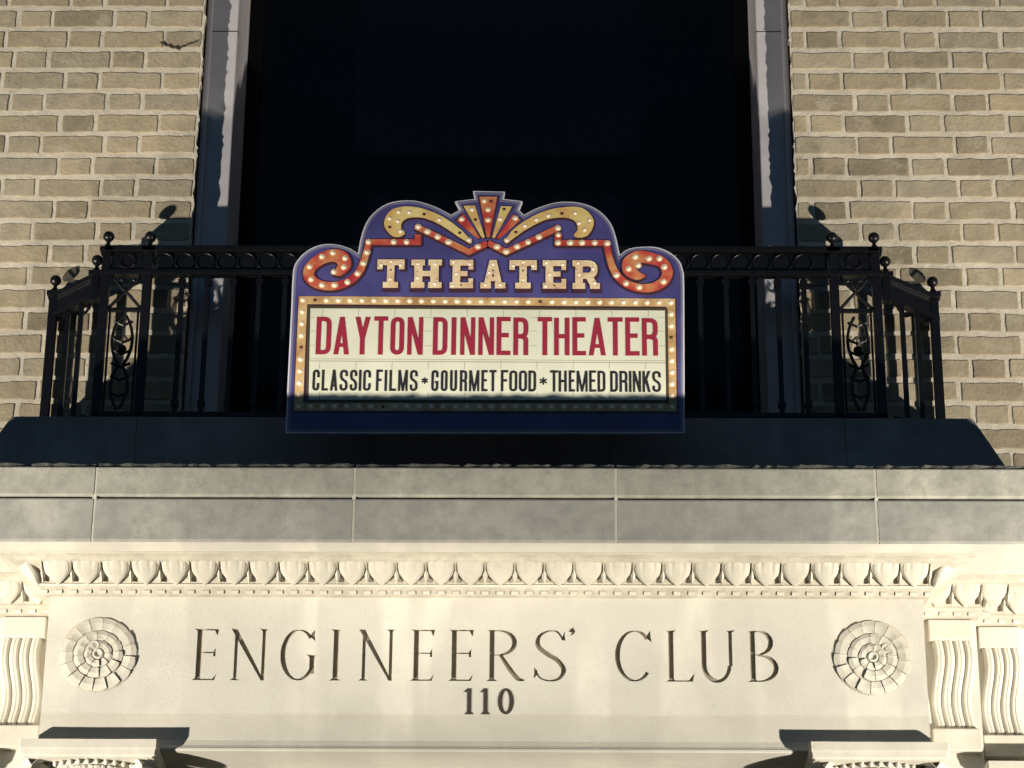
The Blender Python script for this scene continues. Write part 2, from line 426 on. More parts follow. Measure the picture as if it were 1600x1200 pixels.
COURSE, BH = .0808, .0625
def brick_mesh(wd, seed, hh=BH):
    r_ = random.Random(seed); o = []; n_ = max(3, int(wd / .022))
    j = lambda s=.0024: r_.uniform(-s, s); tl = r_.uniform(-.0022, .0022)
    hw, h2 = wd / 2, hh / 2; cr = r_.choice((.002, .003, .004, .006)); c3 = cr * .3
    for i in range(n_ + 1): o.append((-hw + cr + (wd - 2 * cr) * i / n_, -h2 + j() + tl * (i / n_ - .5)))
    o += [(hw - c3, -h2 + c3), (hw + j(.0015), -h2 + cr), (hw + j(), 0), (hw + j(.0015), h2 - cr), (hw - c3, h2 - c3)]
    for i in range(n_ + 1): o.append((hw - cr - (wd - 2 * cr) * i / n_, h2 + j()))
    o += [(-hw + c3, h2 - c3), (-hw + j(.0015), h2 - cr), (-hw + j(), 0), (-hw + j(.0015), -h2 + cr), (-hw + c3, -h2 + c3)]
    k = len(o); e = .0025; yf = -.0026 - r_.uniform(0, .0014)
    inn = [(x - math.copysign(min(e, abs(x)), x), z - math.copysign(min(e, abs(z)), z)) for x, z in o]
    vs = [(x, .004, z) for x, z in o] + [(x, yf + .0014, z) for x, z in o] + [(x, yf, z) for x, z in inn] + [(0, yf, 0)]
    fs = []
    for a in range(2):
        fs += [(a * k + i, a * k + (i + 1) % k, (a + 1) * k + (i + 1) % k, (a + 1) * k + i) for i in range(k)]
    fs += [(2 * k + i, 2 * k + (i + 1) % k, 3 * k) for i in range(k)]
    return vs, fs
ST, HD, GAP = .197, .1015, .0125
BV = {}
def brick_variant(wd, i):
    key = (round(wd, 3), i)
    if key not in BV: BV[key] = brick_mesh(wd, hash(key) % 9973)
    return BV[key]
bricks = []
Z0 = 6.690      # a bed joint seen at the top of the photograph
for row in range(-32, 28):
    zc = Z0 - COURSE * (row + .5)
    if zc < 3.6: continue
    for side in (1, -1):
        A = (row % 2 == 0)
        x = OP + (.004 if side > 0 else .006)
        if side > 0: seq = [ST, HD] if A else [.042, HD, ST]
        else: seq = [ST * .9, HD, ST] if A else [.117, ST, HD]
        k = 0
        first = True
        while x < 6.9:
            if k < len(seq): wd = seq[k]
            else: wd = HD if seq[-1] == ST and (k - len(seq)) % 2 == 0 or seq[-1] == HD and (k - len(seq)) % 2 == 1 else ST
            k += 1
            jx = rnd.uniform(-.002, .002)
            bricks.append((side * (x + wd / 2 + jx), zc + rnd.uniform(-.0022, .0022), wd))
            x += wd + GAP + rnd.uniform(-.001, .0025)
def inview(b):
    q = CAMROT.transposed() @ (Vector((b[0], 0, b[1])) - CAMLOC)
    u = abs(FPX * q.x / -q.z) / 800; v = (600 - FPX * q.y / -q.z)
    hid = v > 740
    return max(u, (-(v - 600)) / 600) + (5 if hid else 0)
bricks.sort(key=inview)
vm = {}
for b in bricks[:295]:
    i = rnd.randrange(7 if b[2] > .08 else 3); key = (round(b[2], 3), i)
    if key not in vm:
        vs, fs = brick_variant(b[2], i); q = MB().add(vs, fs); vm[key] = q.mesh('brick', 'brick')
    o = link('brick', vm[key], wall, (b[0], 0, b[1])); o.rotation_euler[1] = rnd.uniform(-.006, .006) + rnd.choice((0, 0)) 
far = MB()
for b in bricks[295:]:
    vs, fs = brick_variant(b[2], rnd.randrange(4) if b[2] > .08 else 0)
    far.add([(v_[0] + b[0], v_[1], v_[2] + b[1]) for v_ in vs], fs)
o = far.obj('brickwork', 'brick_far', wall); o['kind'] = 'stuff'
# a fracture across one brick beside the window
ck = [unpx(x_, y_, -.012) for x_, y_ in ((249, 65), (254, 66), (259, 70), (263, 69), (268, 73), (274, 72), (279, 75), (283, 71), (289, 71), (294, 67), (300, 66), (309, 62))]
ck = slab_mesh('crack', stroke([(q.x, q.z) for q in ck], [.001, .004, .003, .006, .003, .0065, .004, .003, .002, .0045, .002, .003]), -.0085, -.002, 'letter_groove')
link('crack', ck, wall); ck.materials[0] = MATS['print_frame_dark']

# ================================================================== WINDOW
win = thing('tall_window', 'tall unlit window with grey painted casing, black panes, behind the balcony railing', 'window')
CW = .108
for s in (-1, 1):
    cs = MB(); a, b = sorted((s * (OP - .002), s * (OP - CW)))
    cs.box(a, b, .062, .42, 4.73, 7.39)
    cs.obj('casing', 'casing_paint', win, bevel=.004)
    a, b = sorted((s * (OP - .003), s * (OP - .022)))
    MB().box(a, b, .040, .0615, 4.73, 7.39).obj('casing_bead', 'casing_paint', win, bevel=.006)
    MB().box(min(s * OP, s * (OP - CW - .0006)), max(s * OP, s * (OP - CW - .0006)), .0612, .09, 6.639, 6.6425).obj('casing_joint', 'print_frame_dark', win)
hw = OP - CW
MB().box(-hw, hw, .062, .42, 7.28, 7.39).obj('casing', 'casing_paint', win, bevel=.004)
MB().box(-hw, hw, .04, .42, 4.73, 4.80).obj('sill', 'plinth_stone', win, bevel=.004)
sash = MB(); st = .05
for q in (-1, 1):
    a, b = sorted((q * (hw - .002), q * (hw - st))); sash.box(a, b, .36, .405, 4.80, 7.28)
for z0, z1 in ((4.80, 5.0), (5.93, 5.975), (7.2, 7.28)): sash.box(-hw + st, hw - st, .361, .404, z0, z1)
so = sash.obj('sash', 'sash_paint', win, bevel=.004)
for z0, z1 in ((5.0, 5.93), (5.975, 7.2)): MB().box(-hw + st, hw - st, .380, .386, z0, z1).obj('pane', 'glass', so)
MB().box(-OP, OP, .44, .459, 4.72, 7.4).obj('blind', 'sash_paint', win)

# ================================================================== PORTICO
por = thing('stone_portico', 'pale carved limestone entablature on columns, inscribed with two words and a number', 'portico')
CE = 1.90                     # half length of the cornice
ZT, ZS = 4.696, 4.454         # cornice top, soffit
cor = bpy.data.objects.new('cornice', None); COL.objects.link(cor); cor.parent = por
joints = [-CE, -1.097, -.368, .368, 1.097, CE]
def rounded(y, z0, z1, r_, y2=-.30):
    return [(y2, z0), (y + r_, z0), (y + r_ * .3, z0 + r_ * .3), (y, z0 + r_), (y, z1 - r_), (y + r_ * .3, z1 - r_ * .3), (y + r_, z1), (y2, z1)]
for i in range(5):
    a, b = joints[i] + .0035, joints[i + 1] - .0035
    dy = rnd.uniform(-.0015, .0015)
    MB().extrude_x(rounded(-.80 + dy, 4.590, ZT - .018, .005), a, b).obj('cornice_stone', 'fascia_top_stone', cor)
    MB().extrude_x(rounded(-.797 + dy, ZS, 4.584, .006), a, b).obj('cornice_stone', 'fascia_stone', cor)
    # worn top edge, chipped along its length
    ed = MB(); n_ = 46; vs = []; fs = []
    for k in range(n_ + 1):
        x_ = a + (b - a) * k / n_
        e1, e2 = rnd.uniform(0, .006), rnd.uniform(0, .004)
        vs += [(x_, -.796 + e1 * .6, ZT - .0185), (x_, -.795 + e1 + e2, ZT - .004 - e2), (x_, -.780 + e1, ZT - e2), (x_, -.30, ZT)]
    for k in range(n_):
        for q in range(3): fs.append((k * 4 + q, k * 4 + 4 + q, k * 4 + 5 + q, k * 4 + 1 + q))
    fs += [(0, 1, 2, 3), tuple(n_ * 4 + q for q in range(4))]
    ed.add(vs, fs).obj('cornice_edge', 'weathered_edge', cor)
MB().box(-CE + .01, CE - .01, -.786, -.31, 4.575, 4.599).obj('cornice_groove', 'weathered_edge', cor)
for x_ in joints[1:-1]:
    mb = MB(); pts = 14; vs = []; fs = []
    for k in range(pts + 1):
        z_ = ZS + .003 + (ZT - .024 - ZS) * k / pts; jx = rnd.uniform(-.0012, .0012); wd = .0045 + rnd.uniform(-.001, .002)
        yy = -.7985 if z_ > 4.586 else -.7955
        vs += [(x_ + jx - wd, yy, z_), (x_ + jx + wd, yy, z_), (x_ + jx + wd, -.6, z_), (x_ + jx - wd, -.6, z_)]
    for k in range(pts):
        for q in range(4): fs.append((k * 4 + q, k * 4 + (q + 1) % 4, k * 4 + 4 + (q + 1) % 4, k * 4 + 4 + q))
    fs += [(3, 2, 1, 0), tuple(pts * 4 + q for q in range(4))]
    mb.add(vs, fs).obj('mortar_joint', 'joint_mortar', cor)
MB().box(-CE + .02, CE - .02, -.30, -.002, ZS + .02, ZT - .004).obj('cornice_top_bed', 'plinth_stone', cor)

MB().box(-CE + .012, CE - .012, -.789, -.32, ZS - .0006, ZS + .006).obj('soffit', 'limestone', cor)
# ---- central projecting block and the two set-back ends
XC = 1.241
YF = -.58
SB1, SB2 = .165, .225
def bed_profile(d=0):
    return [(-.30, ZS - .001), (-.716 + d, ZS - .001), (-.716 + d, ZS - .006), (-.700 + d, ZS - .010), (-.690 + d, ZS - .016),
            (-.646 + d, 4.428), (-.618 + d, 4.402), (-.612 + d, 4.395), (-.612 + d, 4.389), (-.606 + d, 4.385), (-.598 + d, 4.367), (-.575 + d, 4.367), (-.30, 4.367)]
def bed(x0, x1, d, retl, retr):
    """bed moulding with the profile returned round open ends"""
    pr = bed_profile(d); k = len(pr); vs = []
    for sgn, x_, ret in ((-1, x0, retl), (1, x1, retr)):
        for y, z in pr:
            off = max(0, -(y - d) - .58) if ret else 0
            vs.append((x_ + sgn * off, y, z))
    fs = [(i, (i + 1) % k, k + (i + 1) % k, k + i) for i in range(k)] + [tuple(range(k)), tuple(range(k, 2 * k))]
    return MB().add(vs, fs)
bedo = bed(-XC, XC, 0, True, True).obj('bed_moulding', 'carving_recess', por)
# light lip strips that frame the carved band
for x0, x1, d, tag_ in ((-XC, XC, 0, 0),):
    MB().extrude_x([(-.6145, 4.3965), (-.6175, 4.393), (-.6145, 4.3885), (-.600, 4.3885), (-.600, 4.3965)], -XC - .034, XC + .034).obj('lip', 'carving_stone', bedo)
    MB().extrude_x([(-.7185, ZS - .0012), (-.7185, ZS - .0055), (-.700, ZS - .0055), (-.700, ZS - .0012)], -XC - .136, XC + .136).obj('lip', 'bed_stone', bedo)

def egg_mesh(wd, ht, dep, seed):
    r_ = random.Random(seed); U, V_ = 10, 8; vs = []; fs = []; wob = [r_.uniform(-.0008, .0008) for _ in range(4)]
    gr = r_.uniform(.30, .40)
    for j in range(V_ + 1):
        v = j / V_
        hwid = wd / 2 * (1 - max(0, (v - .44) / .56) ** 1.6) * (.95 + .05 * math.sin(math.pi * min(1, v * 2))) + .0010
        for i in range(U + 1):
            u = -1 + 2 * i / U
            d = dep * max(0, 1 - abs(u) ** 3.0) ** .55 * (.62 + .38 * math.sin(math.pi * (.18 + v * .75))) * (1 - .8 * max(0, v - .82) / .18)
            d -= dep * .34 * math.exp(-((abs(u) - gr) / .10) ** 2) * max(0, 1 - v * 1.5)
            vs.append((u * hwid + wob[j % 4], -d - .002, -v * ht))
    for j in range(V_):
        for i in range(U):
            a = j * (U + 1) + i; fs.append((a, a + 1, a + U + 2, a + U + 1))
    n0 = len(vs); rim = [j * (U + 1) for j in range(V_ + 1)] + [j * (U + 1) + U for j in range(V_, -1, -1)]
    vs += [(vs[q][0], .006, vs[q][2]) for q in rim]
    fs += [(rim[q], rim[q + 1], n0 + q + 1, n0 + q) for q in range(len(rim) - 1)]
    return MB().add(vs, fs).mesh('egg', 'egg_stone', False)
def dart_mesh(ht):
    pr = [(.0030, .03), (.0046, .08), (.0042, .14), (.0022, .24), (.0022, .48), (.0075, .66), (.0065, .76), (.0008, .97)]
    vs = []; fs = []
    for wv, v in pr:
        vs += [(-wv, .004, -v * ht), (0, -.010, -v * ht), (wv, .004, -v * ht)]
    for j in range(len(pr) - 1):
        a = j * 3; fs += [(a, a + 1, a + 4, a + 3), (a + 1, a + 2, a + 5, a + 4)]
    fs.append((0, 1, 2))
    return MB().add(vs, fs).mesh('dart', 'carving_stone')
PITCH = 2.426 / 29
EW, EH = .0785, .096
EGGS = [egg_mesh(EW, EH, .009, q) for q in range(6)]; DART = dart_mesh(.092)
TILT = math.atan2(.078, .060)          # the band leans outwards towards its top
def carve(mesh, name, parent, x, d, ztop=4.4525, yt=-.690, rz=0, sc=1):
    o = link(name, mesh, parent, (x, yt + d, ztop)); o.rotation_euler = (TILT * .96, 0, rz); o.scale = (sc, 1, 1); return o
def bead_mesh():
    return MB().lathe([(.002, -.0085), (.0068, -.0068), (.0082, 0), (.0068, .0068), (.002, .0085)], (0, 0, 0), 8).mesh('bead', 'carving_stone', True)
BEAD = MB().extrude_x([(0, -.007), (-.0035, -.0065), (-.0055, 0), (-.0035, .0065), (0, .007)], -.0095, .0095).mesh('bead', 'carving_stone')
REEL = MB().box(-.0016, .0016, -.0065, 0, -.0065, .0065).mesh('reel', 'carving_stone')
def carved_band(x0, x1, d, parent, n_, centred=True):
    p_ = (x1 - x0) / (n_ - 1)
    for i in range(n_):
        x = x0 + p_ * i + rnd.uniform(-.0012, .0012); sc = p_ / PITCH * rnd.uniform(.97, 1.03)
        e = carve(rnd.choice(EGGS), 'egg', parent, x, d, sc=sc)
    for i in range(-1, n_):
        carve(DART, 'dart', parent, x0 + p_ * (i + .5), d)
    m_ = int(2 * n_ + 1)
    for i in range(m_):
        x = x0 + p_ * (i / 2 - .5)
        link('bead', BEAD, parent, (x, -.601 + d, 4.3765))
carved_band(-1.213, 1.213, 0, bedo, 30)
for s in (-1, 1):
    o = carve(EGGS[1], 'corner_leaf', bedo, s * (XC + .080), 0, yt=-.668, rz=s * math.pi / 4, sc=.62)
# set-back ends
for s in (-1, 1):
    x0, x1 = sorted((s * (XC - .02), s * 1.405)); 
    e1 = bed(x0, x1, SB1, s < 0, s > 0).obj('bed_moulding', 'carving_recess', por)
    lo, hi = sorted((s * 1.305, s * (1.305 + 2 * PITCH * .99)))
    for x in (1.298, 1.298 + PITCH, 1.298 + 1.92 * PITCH):
        carve(rnd.choice(EGGS), 'egg', e1, s * x, SB1)
        carve(DART, 'dart', e1, s * (x + PITCH / 2), SB1)
    for i in range(5): link('bead', BEAD, e1, (s * (1.275 + i * PITCH / 2), -.601 + SB1, 4.3765))
    carve(EGGS[3], 'corner_leaf', e1, s * (1.405 + .082), SB1, yt=-.668, rz=s * math.pi / 4, sc=.62)
    x0, x1 = sorted((s * 1.39, s * (CE - .10)))
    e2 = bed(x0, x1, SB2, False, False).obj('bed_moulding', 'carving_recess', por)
    for i in range(5):
        x = 1.455 + (i) * PITCH
        carve(rnd.choice(EGGS), 'egg', e2, s * x, SB2); carve(DART, 'dart', e2, s * (x + PITCH / 2), SB2)
    for i in range(10): link('bead', BEAD, e2, (s * (1.455 + i * PITCH / 2), -.601 + SB2, 4.3765))
    # frieze and architrave of the set-back ends, with their fluted brackets
    a, b = sorted((s * (XC - .01), s * 1.417)); MB().box(a, b, YF + SB1 + .02, -.30, 3.912, 4.368).obj('end_frieze', 'limestone', por)
    a, b = sorted((s * 1.417, s * (CE - .12))); MB().box(a, b, YF + SB2 + .02, -.30, 3.914, 4.368).obj('end_frieze', 'limestone', por)
    for xc, d, wd in ((1.340, SB1, .116), (1.489, SB2, .108)):
        br = bpy.data.objects.new('fluted_bracket', None); COL.objects.link(br); br.parent = por
        br.location = (s * xc, YF + d + .02, 4.17)
        h2 = wd / 2
        MB().box(-h2 - .006, h2 + .006, -.026, .001, .131, .195).obj('cap_block', 'carving_stone', br, bevel=.004)
        MB().box(-h2 - .012, h2 + .012, -.030, .001, -.200, -.134).obj('foot_block', 'carving_stone', br, bevel=.004)
        n_f = 4; fw = wd / n_f
        for k in range(n_f):
            vs = []; fs = []; NV = 14; NU = 8
            for j in range(NV + 1):
                v = j / NV; z = .130 - v * .263
                dep = .008 + .009 * math.sin(v * 2 * math.pi * .96 + .2) + .005 * (1 - v)
                lat = s * .008 * math.sin(v * 2 * math.pi + .4)
                for i in range(NU + 1):
                    u = i / NU
                    vs.append((-h2 + fw * (k + .04 + .92 * u) + lat, -.004 - dep - .0065 * math.sin(math.pi * u) + .003 * math.exp(-((u - .5) / .12) ** 2), z))
            for j in range(NV):
                for i in range(NU):
                    a = j * (NU + 1) + i; fs.append((a, a + 1, a + NU + 2, a + NU + 1))
            # sides back to the frieze
            for e_ in (0, NU):
                base_i = len(vs)
                for j in range(NV + 1):
                    q = vs[j * (NU + 1) + e_]; vs.append((q[0], .001, q[2]))
                for j in range(NV): fs.append((j * (NU + 1) + e_, (j + 1) * (NU + 1) + e_, base_i + j + 1, base_i + j))
            MB().add(vs, fs).obj('flute', 'carving_stone', br, smooth=False)

# ---- inscribed frieze
fr_polys = [rect(-XC, 4.0235, XC, 4.372)]
letters = []
TXT = [('E', 296, 343), ('N', 355, 422), ('G', 435, 496), ('I', 515, 534), ('N', 556, 620), ('E', 637, 680), ('E', 696, 741), ('R', 758, 820),
       ('S', 834, 886), ("'", 888, 899), ('C', 959, 1020), ('L', 1035, 1084), ('U', 1089, 1150), ('B', 1167, 1217)]
for ch, x0, x1 in TXT:
    sl = (x0 - 296) / 920 * 3.0
    y0, y1 = (982 + sl, 1062.5 + sl) if ch != "'" else (978 + sl, 992 + sl)
    X, Z, W_, H_ = pxbox(x0, y0, x1, y1, YF)
    letters.append((ch, shift(roman(ch, W_, H_, .0145, .0056), X, Z)))
allp = list(fr_polys); owner = [None]
for k, (ch, ps) in enumerate(letters):
    for q in ps: allp.append(q); owner.append(k)
v, f, org = cdt(allp)
GD = .009
fm = MB(); lf = {}; walls = {}
for t, o_ in zip(f, org):
    o_ = [owner[i] for i in o_]
    ks = [k for k in o_ if k is not None]
    if ks: lf.setdefault(ks[0], []).append(t)
    elif None in o_: fm.f.append(tuple(t))
fm.v = [(q[0], YF, q[1]) for q in v]
kk = len(v); fm.v += [(q[0], YF + GD, q[1]) for q in v]
edge = {}
for t in fm.f:
    for i in range(len(t)):
        a, b = t[i - 1], t[i]
        if (b, a) in edge: del edge[(b, a)]
        else: edge[(a, b)] = 1
for a, b in edge: fm.f.append((a, b, b + kk, a + kk))
fro = fm.obj('frieze_panel', 'limestone', por)
bk = MB().box(-XC + .001, XC - .001, YF + GD + .002, -.31, 4.0235, 4.366).obj('frieze_core', 'limestone', por)
for k, ts in lf.items():
    me = MB(); ids = sorted({i for t in ts for i in t}); mp = {i: j for j, i in enumerate(ids)}
    me.v = [(v[i][0], YF + GD - .0004, v[i][1]) for i in ids]; me.f = [tuple(mp[i] for i in t) for t in ts]
    lo = me.obj('carved_letter', 'letter_groove', fro)
for ch, x0, x1 in (('1', 724, 738), ('1', 750, 763), ('0', 778, 803)):
    X, Z, W_, H_ = pxbox(x0, 1076, x1, 1116, YF)
    link('numeral', slab_mesh('numeral', shift(roman(ch, W_, H_, .0105, .0060), X, Z), YF - .0018, YF + .001, 'bronze'), fro)

# ---- architrave
MB().extrude_x([(-.30, 3.912), (-.583, 3.912), (-.586, 3.915), (-.586, 3.920), (-.583, 3.924), (-.580, 3.930), (-.5765, 3.945), (-.5765, 4.023), (-.30, 4.023)], -XC - .001, XC + .001).obj('architrave', 'architrave_stone', por)
MB().box(-CE + .14, CE - .14, -.31, -.0155, 3.60, 4.45).obj('backing', 'limestone', por)

# ---- rosettes: coiled, ribbed shells in low relief
def rosette(xc, zc, hand):
    ro = bpy.data.objects.new('rosette', None); COL.objects.link(ro); ro.parent = por; ro.location = (xc, YF + .001, zc); ro.scale = (.965, .55, .965)
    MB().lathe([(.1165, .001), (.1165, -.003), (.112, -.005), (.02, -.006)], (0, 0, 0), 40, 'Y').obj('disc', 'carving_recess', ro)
    def whorl(n_, ro_, ri, base_, rise, a_off, jit):
        for k in range(n_):
            a0 = a_off + 2 * math.pi * k / n_ * hand; a1 = a_off + 2 * math.pi * (k + .95) / n_ * hand
            N = 4; vs = []; fs = []; rr = ro_ * rnd.uniform(.975, 1.0); up = rnd.uniform(.85, 1.15)
            rings = ((rr, base_ * .5), (rr * .985, base_ + rise * .45), ((rr + ri) / 2 + .004, base_ + rise), (ri + .003, base_ + rise * .62), (ri, base_ * .5))
            for i in range(N + 1):
                t_ = i / N; a = a0 + (a1 - a0) * t_
                for q, (rad, hh) in enumerate(rings):
                    saw = (1 - t_) * .006 * (q in (1, 2, 3)) * up - math.sin(math.pi * t_) * .002
                    rad2 = rad + (.0025 * math.sin(math.pi * t_) if q < 2 else 0)
                    vs.append((rad2 * math.cos(a), -hh * up - saw, rad2 * math.sin(a)))
            M_ = len(rings)
            for i in range(N):
                for q in range(M_ - 1): fs.append((i * M_ + q, i * M_ + q + 1, (i + 1) * M_ + q + 1, (i + 1) * M_ + q))
            fs += [tuple(range(M_)), tuple(N * M_ + q for q in range(M_))]
            MB().add(vs, fs).obj('rib', 'carving_stone', ro)
    whorl(16, .113, .073, .006, .009, .3, 0)
    whorl(12, .072, .041, .010, .009, .1, 0)
    whorl(9, .040, .017, .014, .007, .7, 0)
    MB().lathe([(.0165, -.010), (.0165, -.021), (.012, -.025), (.008, -.021), (.006, -.014)], (0, 0, 0), 16, 'Y').obj('boss', 'carving_stone', ro)
    MB().tube([(.055 * math.cos(.75 + .6 * (hand < 0)) * hand + .012 * math.cos(t_), -.018, .026 + .012 * math.sin(t_)) for t_ in [i * math.pi / 5 for i in range(10)]], .004, 5, True).obj('whorl_mouth', 'carving_stone', ro)
rosette(-1.091, 4.194, -1); rosette(1.091, 4.192, 1)

# ---- columns with their capitals
def column(xc, yc, hand):
    co = bpy.data.objects.new('column', None); COL.objects.link(co); co.parent = por; co.location = (xc, yc, 0)
    cap = bpy.data.objects.new('capital', None); COL.objects.link(cap); cap.parent = co
    A = .200
    # abacus with hollowed sides and cut corners
    def plan(a, hol, cut):
        P = []
        for k in range(4):
            c_, s_ = math.cos(k * math.pi / 2), math.sin(k * math.pi / 2)
            side = [(-a + cut + (2 * a - 2 * cut) * i / 10, -a + hol * (1 - (2 * i / 10 - 1) ** 2)) for i in range(11)]
            P += [(x * c_ - y * s_, x * s_ + y * c_) for x, y in side]
        return P
    ab = MB(); lv = ((3.9285, .188, .001, .004), (3.9285, .192, .001, .004), (3.905, .192, .001, .004), (3.898, .190, .001, .004), (3.886, .188, .001, .004), (3.881, .182, .001, .004), (3.876, .182, .001, .004))
    k = 44; vs = []; fs = []
    for z, a, hol, cut in lv: vs += [(x, y, z) for x, y in plan(a, hol, cut)]
    for j in range(len(lv) - 1): fs += [(j * k + i, j * k + (i + 1) % k, (j + 1) * k + (i + 1) % k, (j + 1) * k + i) for i in range(k)]
    fs += [tuple(range(k)), tuple((len(lv) - 1) * k + i for i in range(k))]
    ab.add(vs, fs).obj('abacus', 'carving_stone', cap)
    MB().lathe([(.166, 3.8805), (.172, 3.872), (.166, 3.850), (.150, 3.826), (.140, 3.820), (.140, 3.80), (.152, 3.795), (.152, 3.782), (.138, 3.776)], (0, 0, 0), 48).obj('echinus', 'carving_stone', cap)
    bm_ = MB().lathe([(.001, -.009), (.006, -.006), (.0075, 0), (.006, .006), (.001, .009)], (0, 0, 0), 6).mesh('bead', 'carving_stone', True)
    for i in range(44):
        a = 2 * math.pi * i / 44; link('bead', bm_, cap, (.176 * math.cos(a), .176 * math.sin(a), 3.870))
    for i in range(20):
        a = 2 * math.pi * (i + .5) / 20
        o = link('egg', EGGS[i % 6], cap, (.168 * math.cos(a), .168 * math.sin(a), 3.862)); o.scale = (.62, .7, .55); o.rotation_euler = (.5, 0, a + math.pi / 2)
    # corner volutes
    for k in range(4):
        a = math.pi / 4 + k * math.pi / 2
        pts = []
        for i in range(34):
            t_ = i / 33 * 2.25 * 2 * math.pi; r_ = .056 * math.exp(-.165 * t_)
            pts.append((r_ * math.cos(-t_ + math.pi / 2), r_ * math.sin(-t_ + math.pi / 2)))
        vm_ = MB()
        vv = []; ff = []
        for i, (u, z) in enumerate(pts):
            wdt = .026 * (1 - .35 * i / 33); nx, nz = u * .80, z * .80
            for (uu, zz, ww) in ((u, z, -wdt), (u, z, wdt), (nx, nz, wdt), (nx, nz, -wdt)):
                rr = .202 + uu
                vv.append((rr * math.cos(a) - ww * math.sin(a), rr * math.sin(a) + ww * math.cos(a), 3.826 + zz))
        for i in range(33):
            for q in range(4): ff.append((i * 4 + q, i * 4 + (q + 1) % 4, i * 4 + 4 + (q + 1) % 4, i * 4 + 4 + q))
        ff += [(0, 1, 2, 3), tuple(33 * 4 + q for q in range(4))]
        vm_.add(vv, ff); vm_.obj('volute', 'carving_stone', cap)
        c2 = MB(); rr = .202; o_ = (rr * math.cos(a), rr * math.sin(a), 3.826)
        q = MB().lathe([(.010, -.020), (.044, -.017), (.044, .017), (.010, .020)], (0, 0, 0), 16, 'Y').mesh('volute_eye', 'carving_stone')
        oo = link('volute_eye', q, cap, o_); oo.rotation_euler = (0, 0, a)
        lf_ = MB()
        vs = []
        for j in range(6):
            t_ = j / 5
            for u_ in (-1, 0, 1):
                rr = .170 + .075 * math.sin(t_ * 1.9); wl = .034 * (1 - t_ ** 2) + .003
                vs.append((rr * math.cos(a) - u_ * wl * math.sin(a), rr * math.sin(a) + u_ * wl * math.cos(a), 3.800 + .085 * t_ + (.008 if u_ == 0 else 0)))
        lf_.add(vs, [(j * 3 + i, j * 3 + i + 1, j * 3 + i + 4, j * 3 + i + 3) for j in range(5) for i in range(2)])
        lf_.obj('leaf', 'carving_stone', cap)
    # fluted shaft
    seg = 96; vs = []; fs = []
    for z, r_ in ((.30, .176), (1.3, .174), (2.6, .162), (3.70, .146), (3.775, .146)):
        for i in range(seg):
            fl = .012 * (abs(math.sin(math.pi * i / 4)) ** .7) if z < 3.72 else 0
            a = 2 * math.pi * i / seg; vs.append(((r_ - fl) * math.cos(a), (r_ - fl) * math.sin(a), z))
    for j in range(4): fs += [(j * seg + i, j * seg + (i + 1) % seg, (j + 1) * seg + (i + 1) % seg, (j + 1) * seg + i) for i in range(seg)]
    MB().add(vs, fs).obj('shaft', 'limestone', co, smooth=False)
    ba = MB(); ba.box(-.25, .25, -.25, .25, 0, .10)
    ba.lathe([(.24, .10), (.255, .13), (.24, .165), (.205, .18), (.20, .21), (.215, .235), (.20, .26), (.18, .27), (.176, .302)], (0, 0, 0), 32)
    ba.obj('base', 'limestone', co)
for s in (-1, 1):
    column(s * 1.092, -.447, s)
    column(s * 1.605, -.447 + .175, s)

# ================================================================== BALCONY
bal = thing('balcony_plinth', 'dark stone blocks in shadow under the iron railing, on the cornice', 'parapet')
pj = [None, -1.085, -.365, .365, 1.085, None]
PT, PB = 5.088, 4.697
for i in range(5):
    a0 = -1.472 if i == 0 else pj[i] + .0006; a1 = -1.70 if i == 0 else a0
    b0 = 1.476 if i == 4 else pj[i + 1] - .0006; b1 = 1.70 if i == 4 else b0
    mb = MB(); vs = []
    for y in (-.22, -.001):
        vs += [(a1, y, PB), (b1, y, PB), (b0, y, PT), (a0, y, PT)]
    mb.add(vs, [(0, 1, 2, 3), (7, 6, 5, 4), (0, 4, 5, 1), (1, 5, 6, 2), (2, 6, 7, 3), (3, 7, 4, 0)])
    mb.obj('stone_block', 'plinth_stone', bal, bevel=.0012)

rail = thing('balcony_railing', 'black wrought iron balcony railing with ball finials and scrolled end panels', 'railing')
YR = -.14
def bar(name, parent, x0, x1, y, z0, z1, dy): return MB().box(x0, x1, y - dy, y + dy, z0, z1).obj(name, 'iron', parent, bevel=.003)
bar('top_rail', rail, -1.235, 1.225, YR, 5.691, 5.711, .022)
bar('lower_rail', rail, -1.243, 1.235, YR, 5.611, 5.629, .016)
bar('bottom_rail', rail, -1.235, 1.225, YR, 5.118, 5.136, .014)
ringm = MB().tube([(.030 * math.cos(i * math.pi / 7), -.004, .030 * math.sin(i * math.pi / 7)) for i in range(14)], .0045, 5, True).mesh('ring', 'iron', True)
MB().box(-1.062, 1.062, YR - .003, YR + .003, 5.630, 5.690).obj('frieze_plate', 'iron', rail)
x = -1.045
while x < 1.05:
    link('ring', ringm, rail, (x, YR, 5.660)); x += .0655
bm_ = MB(); bm_.box(-.0075, .0075, -.0075, .0075, 5.134, 5.613)
bm_.box(-.0115, .0115, -.0115, .0115, 5.580, 5.596); bm_.box(-.0115, .0115, -.0115, .0115, 5.16, 5.175)
BALM = bm_.mesh('baluster', 'iron')
x = -.984 - .0
for i in range(25):
    link('baluster', BALM, rail, (-.984 + i * .082, YR, 0))
